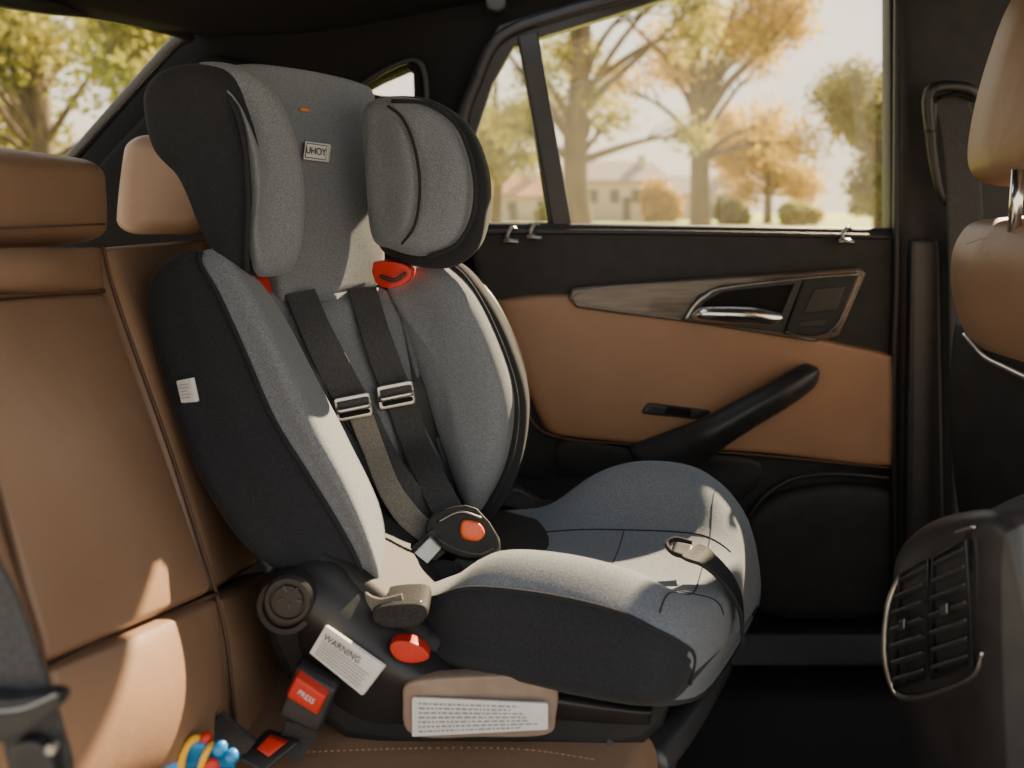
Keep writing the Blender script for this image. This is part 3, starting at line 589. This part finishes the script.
loft('toy_body',[[T(u-w*.2,v-w,y),T(u,v-w*.3,y-w*.0008),T(u+w*.2,v+w,y),T(u,v,y+w*.0008)] for u,v,w,y in [(160,764,6,.65),(170,757,13,.65),(188,752,16,.65),(206,752,15,.65),(222,757,11,.65),(234,763,5,.65)]],BLUE,toy)
blob('toy_head',T(167,742,.640),.0075,YEL,toy,(1.1,1,1))
tube('toy_stripe',[T(180,772,.634),T(184,752,.632),T(192,740,.638),T(200,738,.645)],.0032,YEL,toy)
tube('toy_stripe',[T(200,770,.634),T(206,753,.633),T(213,744,.640)],.0028,YEL,toy)
blob('toy_knob',T(206,738,.644),.005,RED,toy); blob('toy_knob',T(220,748,.638),.006,BLUE,toy); blob('toy_knob',T(232,756,.638),.0055,BLUE,toy)
blob('toy_wheel',T(174,766,.634),.007,BLUE,toy,(1,.6,1)); blob('toy_wheel',T(212,766,.634),.006,RED,toy,(1,.6,1))

# ================================================================ FRONT SEAT
fs_=thing('front_seat','tan leather front seat with headrest on chrome posts','car seat',(.75,.9,0))
F=1.02
puff('headrest',[T(1060,-70,F),T(1030,-30,F),T(1006,10,F),T(990,52,F),T(976,100,F),T(968,145,F),T(970,170,F),T(984,183,F),T(1020,187,F),T(1090,186,F),T(1130,150,F),T(1140,60,F),T(1120,-50,F)],(0,-.20,0),(.02,.03,0),LEATHER,fs_)
tube('headrest_post',[T(1018,170,.93),T(1014,232,.93)],.007,CHROME,fs_,n=12,smoothpath=False,label='chrome headrest post')
tube('headrest_post',[T(1060,170,.80),T(1056,232,.80)],.007,CHROME,fs_,n=12,smoothpath=False,label='chrome headrest post')
puff('backrest',[T(951,262,F),T(958,238,F),T(974,222,F),T(1010,217,F),T(1060,216,F),T(1120,226,F),T(1160,300,F),T(1160,440,F),T(1080,420,F),T(1024,388,F),T(990,362,F),T(966,334,F),T(953,298,F)],(0,-.26,0),(.02,.03,0),LEATHER,fs_)
dashes('stitching',[T(966,244,.985),T(990,238,.96),T(1020,250,.93),T(1050,275,.90)],fs_)
puff('back_shell',[T(955,325,1.07),T(972,343,1.06),T(1024,388,1.05),T(1120,440,1.05),T(1160,560,1.05),T(1160,760,1.05),T(1050,760,1.05),T(985,640,1.05),T(960,520,1.06),T(950,420,1.07)],(0,-.25,0),(.04,.04,0),BLKM,fs_)
tube('back_shell_trim',[T(964,334,1.03),T(984,356,.99),T(1006,368,.94),T(1036,382,.88),T(1080,400,.80)],[.003,.004,.004],STEEL,fs_)
box('seat_base',(.62,.85,.0),(1.05,1.15,.22),BLKM,fs_)

# ================================================================ CENTRE CONSOLE
cn=thing('center_console','black centre console with chrome-edged rear air vents','car console',T(1000,1000,.66))
cl=[
 [T(906,582,.80),T(916,562,.80),T(960,556,.82),T(1060,556,.86),T(1060,900,.86),T(930,900,.80),T(912,760,.80),T(903,690,.80),T(898,640,.80)],
 [T(892,592,.765),T(902,548,.765),T(945,534,.79),T(1060,534,.83),T(1060,960,.83),T(925,960,.765),T(910,780,.765),T(900,700,.765),T(890,650,.765)],
 [T(914,572,.715),T(926,526,.715),T(970,518,.74),T(1090,522,.78),T(1090,1000,.78),T(945,1000,.715),T(930,790,.715),T(920,705,.715),T(912,645,.715)],
 [T(958,548,.66),T(968,514,.66),T(1010,510,.68),T(1120,518,.72),T(1120,1060,.72),T(975,1060,.66),T(966,800,.66),T(963,705,.66),T(958,630,.66)],
 [T(984,545,.635),T(994,516,.635),T(1030,513,.65),T(1140,524,.70),T(1140,1080,.70),T(1000,1080,.635),T(990,800,.635),T(986,705,.635),T(984,630,.635)],
 [T(1005,556,.62),T(1016,530,.62),T(1050,526,.64),T(1140,538,.69),T(1140,1080,.69),T(1020,1080,.62),T(1010,800,.62),T(1006,705,.62),T(1004,630,.62)],
]
loft('console_body',cl,BLK,cn,nn=5,stationn=5)
def Q(s,t,o=0):
    far=T(901,690,.752)*(1-t)+T(908,570,.752)*t+V((-.010*math.sin(math.pi*t),0,0))
    near=T(986,664,.645)*(1-t)+T(982,532,.645)*t
    n=V((-.85,-.5,.1))
    return far*(1-s)+near*s+n*(.006+o)
bz=[Q(0,.1),Q(0,.5),Q(.03,.9),Q(.2,1.03),Q(.5,1.06),Q(.85,1.06),Q(1.0,.95),Q(1.02,.5),Q(1.0,.08),Q(.85,-.05),Q(.5,-.07),Q(.15,-.06)]
puff('vent_bezel',bz,V((-.85,-.5,.1))*.004,V((.85,.5,0))*.015,BLKM,cn,prof=PROFF)
for (s0,s1,t0,t1) in ((.07,.48,.03,.97),(.54,.96,.03,.97)):
    va=quadslab('air_vent',[Q(s0,t0,.003),Q(s1,t0,.003),Q(s1,t1,.003),Q(s0,t1,.003)],(.004,.004,0),DARKHOLE,cn,r=(.1,.08,.4))
    ns=7
    for i in range(ns):
        t=t0+(t1-t0)*(i+.5)/ns
        quadslab('vent_slat',[Q(s0+.02,t-.032,.002),Q(s1-.02,t-.032,.002),Q(s1-.02,t+.004,.014),Q(s0+.02,t+.004,.014)],(.0015,.001,.002),SLAT,va,r=(.05,.3,.3))
    tube('vent_surround',[Q(s0,t0,.010),Q(s0,t1,.010),Q(s1,t1,.010),Q(s1,t0,.010),Q(s0,t0,.010)],.0022,BLK,va,smoothpath=False)
    quadslab('vent_knob',[Q((s0+s1)/2-.04,.46,.017),Q((s0+s1)/2+.04,.46,.017),Q((s0+s1)/2+.04,.55,.017),Q((s0+s1)/2-.04,.55,.017)],(.006,.003,0),DSTEEL,va,r=(.3,.3,.4))
tube('vent_trim',[Q(1.0,1.05,.004),Q(.6,1.10,.005),Q(.25,1.07,.006),Q(.04,.95,.006),Q(-.02,.7,.006),Q(-.02,.3,.006),Q(.03,.0,.006),Q(.25,-.09,.006),Q(.6,-.10,.006),Q(.95,-.06,.006),Q(1.04,.1,.005)],[.0014,.002,.0032,.0032,.0026,.0014],STEEL,cn,label='satin chrome vent trim')

puff('coat_hook',[T(486,0,1.42),T(496,-3,1.42),T(506,0,1.42),T(505,10,1.42),T(496,14,1.42),T(487,10,1.42)],(0,-.015,0),(0,.03,0),BLK,None,label='small black coat hook under the headliner',cat='coat hook')

# ================================================================ OUTSIDE
GZ=-.4
finish('lawn',[(-220,3,GZ),(260,3,GZ),(260,330,GZ),(-220,330,GZ)],[(0,1,2,3)],LAWN,smooth=False,label='sunlit yellow-green lawn outside the car',cat='lawn',kind='stuff')
finish('footpath',[(-60,66.5,GZ+.03),(80,66.5,GZ+.03),(80,68,GZ+.03),(-60,68,GZ+.03)],[(0,1,2,3)],ROAD,smooth=False,label='pale footpath crossing the lawn',cat='path')
def tree(name,x,y,h,r,clusters,leaf,nleaf,size,label,lean=0,branchy=5,group='trees outside the car'):
    e=thing(name,label,'tree',(x,y,GZ),group)
    b=V((x,y,GZ)); top=V((x+lean,y,GZ+h))
    trunk=opened([b,b.lerp(top,.33)+V((random.uniform(-.2,.2),0,0)),b.lerp(top,.66)+V((random.uniform(-.3,.3),0,0)),top],6)
    parts=[tube(None,trunk,[r*1.25,r,r*.75,r*.45],None,n=10,smoothpath=False)]
    for cx,cy,cz,cr_ in clusters:
        c=V((x+cx,y+cy,GZ+cz))
        k=max(.3,min(.95,(cz/h)*.62+random.uniform(-.08,.08))); s=trunk[int(k*(len(trunk)-1))]
        mid=s.lerp(c,.5)+V((random.uniform(-.3,.3),random.uniform(-.3,.3),random.uniform(.0,.6)))
        parts.append(tube(None,[s,mid,c],[r*.42,r*.25,r*.08],None,n=6,seg=5))
        for _ in range(branchy):
            d=V([random.gauss(0,1) for _ in range(3)]).normalized()*cr_*random.uniform(.7,1.1)
            st_=mid.lerp(c,random.uniform(0,1))
            parts.append(tube(None,[st_,st_.lerp(c+d,.5)+V((0,0,.2)),c+d],[r*.13,r*.07,r*.02],None,n=5,seg=3))
    v,f=join(parts); finish('trunk',v,f,BARK,e)
    vs=[];fs=[];tot=sum(c[3]**2 for c in clusters)
    for cx,cy,cz,cr_ in clusters:
        for _ in range(int(nleaf*cr_**2/tot)):
            d=V([random.gauss(0,1) for _ in range(3)]).normalized()*cr_*(random.random()**.5)*random.uniform(.6,1.15)
            p=V((x+cx,y+cy,GZ+cz))+V((d.x,d.y,d.z*.8))
            a=V([random.gauss(0,1) for _ in range(3)]).normalized(); bb=a.cross(V([random.gauss(0,1) for _ in range(3)])).normalized()
            s=size*random.uniform(.6,1.3); q=len(vs)
            vs+=[p-a*s,p+bb*s*.5,p+a*s,p-bb*s*.5]; fs.append((q,q+1,q+2,q+3))
    finish('foliage',vs,fs,leaf,e,smooth=False)
def crown(n,w,z0,z1,r0,r1,dx=0,dy=1.5):
    return [(dx+random.uniform(-w,w),random.uniform(-dy,dy),random.uniform(z0,z1),random.uniform(r0,r1)) for _ in range(n)]
random.seed(11)
tree('tree',2.05,24,9.5,.36,crown(14,3.8,3.6,8.5,.9,1.5),LEAFG,5600,.11,'tall tree with a thick bare trunk and thin gold leaves')
tree('tree',10.6,45,15,.50,crown(20,5.8,4.8,14,1.3,2.4),LEAFY,9000,.18,'spreading tree with thin golden leaves on the lawn',branchy=7)
tree('tree',23.0,72,9.5,.35,crown(14,5.2,2.6,9.0,1.8,2.6),LEAFY,8500,.25,'rounded golden autumn tree')
tree('tree',22.6,49,9.6,.40,[(random.uniform(-2.8,2.6),random.uniform(-1.5,1.5),1.8+i*.5,random.uniform(1.4,2.2)) for i in range(15)],LEAFD,9500,.22,'dense olive-green tree at the lawn edge')
tree('tree',-1.2,60,11,.40,crown(12,4.4,3.2,9.5,1.6,2.6),LEAFG,7500,.24,'leafy green-gold tree behind the house')
tree('tree',-12.5,21,8.5,.28,crown(22,4.4,1.4,7.8,1.1,2.0,dy=2.2),LEAFG,15000,.13,'full green-gold tree outside the rear window')
tree('tree',-5.6,13,5.5,.16,crown(10,1.2,1.6,5.0,.6,1.0,dy=1.2),LEAFG,5400,.08,'green-gold young tree outside the rear window')
def bush(name,x,y,w,h,leaf,n,label):
    vs=[];fs=[]; lob=[(random.uniform(-.6,.6),random.uniform(-.4,.4),random.uniform(.2,.62),random.uniform(.35,.6)) for _ in range(6)]
    for _ in range(n):
        lx,ly,lz,lr=random.choice(lob)
        d=V([random.gauss(0,1) for _ in range(3)]).normalized()*random.uniform(.6,1.05)*lr
        p=V((x+(lx+d.x)*w,y+(ly+d.y)*w*.6,GZ+(lz+d.z*.8)*h)); p.z=max(p.z,GZ+.02)
        a=V([random.gauss(0,1) for _ in range(3)]).normalized(); bb=a.cross(V([random.gauss(0,1) for _ in range(3)])).normalized(); s=.3*random.uniform(.6,1.3); q=len(vs)
        vs+=[p-a*s,p+bb*s*.6,p+a*s,p-bb*s*.6]; fs.append((q,q+1,q+2,q+3))
    finish(name,vs,fs,leaf,None,smooth=False,label=label,cat='bush',group='bushes around the lawn')
bush('bush',14.6,77,2.4,4.8,LEAFY,2400,'golden rounded bush beside the house')
bush('bush',17.6,63,1.8,2.2,LEAFD,1600,'low olive bush at the lawn edge')
bush('bush',21.6,60,2.0,1.8,LEAFG,1600,'low green hedge bush at lawn edge')
bush('bush',32.5,72,2.8,2.8,LEAFD,1800,'low olive hedge bush')
bush('bush',3.6,74,2.0,2.4,LEAFG,1400,'small green bush near the house')
bush('bush',-15,36,4.5,4.0,LEAFG,2600,'wide green bush outside the rear window')
def house(x,y,w,d,h,rh,roof,label,nw):
    e=thing('house',label,'house',(x+w/2,y,GZ),'houses across the lawn')
    box('walls',(x,y,GZ),(x+w,y+d,GZ+h),STUCCO,e,r=(.01,.01,.01))
    o=.5
    vs=[(x-o,y-o,GZ+h),(x+w+o,y-o,GZ+h),(x+w+o,y+d+o,GZ+h),(x-o,y+d+o,GZ+h),(x+w*.12,y+d/2,GZ+h+rh),(x+w*.88,y+d/2,GZ+h+rh)]
    finish('roof',vs,[(0,1,5,4),(1,2,5),(2,3,4,5),(3,0,4),(3,2,1,0)],roof,e,smooth=False)
    for i in range(nw):
        u=x+w*(i+.5)/nw
        box('window',(u-.5,y-.06,GZ+h*.45),(u+.5,y+.02,GZ+h*.78),DGLASS,e)
    box('door',(x+w*.47,y-.07,GZ),(x+w*.56,y+.02,GZ+h*.6),DGLASS,e)
    box('chimney',(x+w*.7,y+d*.3,GZ+h),(x+w*.78,y+d*.45,GZ+h+rh*1.25),STUCCO,e)
house(7.4,84,9.0,8,4.3,2.3,ROOFB,'pale two-storey house with grey hipped roof across the lawn',4)
house(-4.5,80,9.0,8,2.6,2.5,ROOFA,'low cream house with orange hipped roof',3)
house(19,98,10,8,3.2,2.4,ROOFB,'distant pale house behind trees',3)

# ================================================================ LIGHT
sun=bpy.data.lights.new('sun','SUN'); sun.energy=30; sun.color=(1,.78,.50); sun.angle=math.radians(.6)
so=bpy.data.objects.new('sun',sun); bpy.context.scene.collection.objects.link(so)
so.rotation_euler=V((-.54,-.72,-.59)).to_track_quat('-Z','Y').to_euler(); so.location=(6,10,6)
w=bpy.data.worlds.new('world'); bpy.context.scene.world=w; w.use_nodes=True
nt=w.node_tree; bg=nt.nodes['Background']
tc=nt.nodes.new('ShaderNodeTexCoord'); sx=nt.nodes.new('ShaderNodeSeparateXYZ'); nt.links.new(tc.outputs['Generated'],sx.inputs[0])
r=nt.nodes.new('ShaderNodeValToRGB'); nt.links.new(sx.outputs['Z'],r.inputs['Fac'])
r.color_ramp.elements[0].position=0; r.color_ramp.elements[0].color=(1.0,.82,.58,1)
r.color_ramp.elements[1].position=.7; r.color_ramp.elements[1].color=(.62,.72,.85,1)
m=r.color_ramp.elements.new(.2); m.color=(1.0,.92,.78,1)
nt.links.new(r.outputs['Color'],bg.inputs['Color']); bg.inputs['Strength'].default_value=2.1
# ================================================================ CAMERA
cam=bpy.data.cameras.new('camera'); co=bpy.data.objects.new('camera',cam); bpy.context.scene.collection.objects.link(co)
co.location=(0,0,.8); co.rotation_euler=(math.radians(90),0,0)
cam.sensor_width=36; cam.lens=28.125; cam.shift_y=-(384-210)/1024
cam.clip_start=.02; cam.clip_end=600
cam.dof.use_dof=True; cam.dof.focus_distance=.92; cam.dof.aperture_fstop=3.8
bpy.context.scene.camera=co
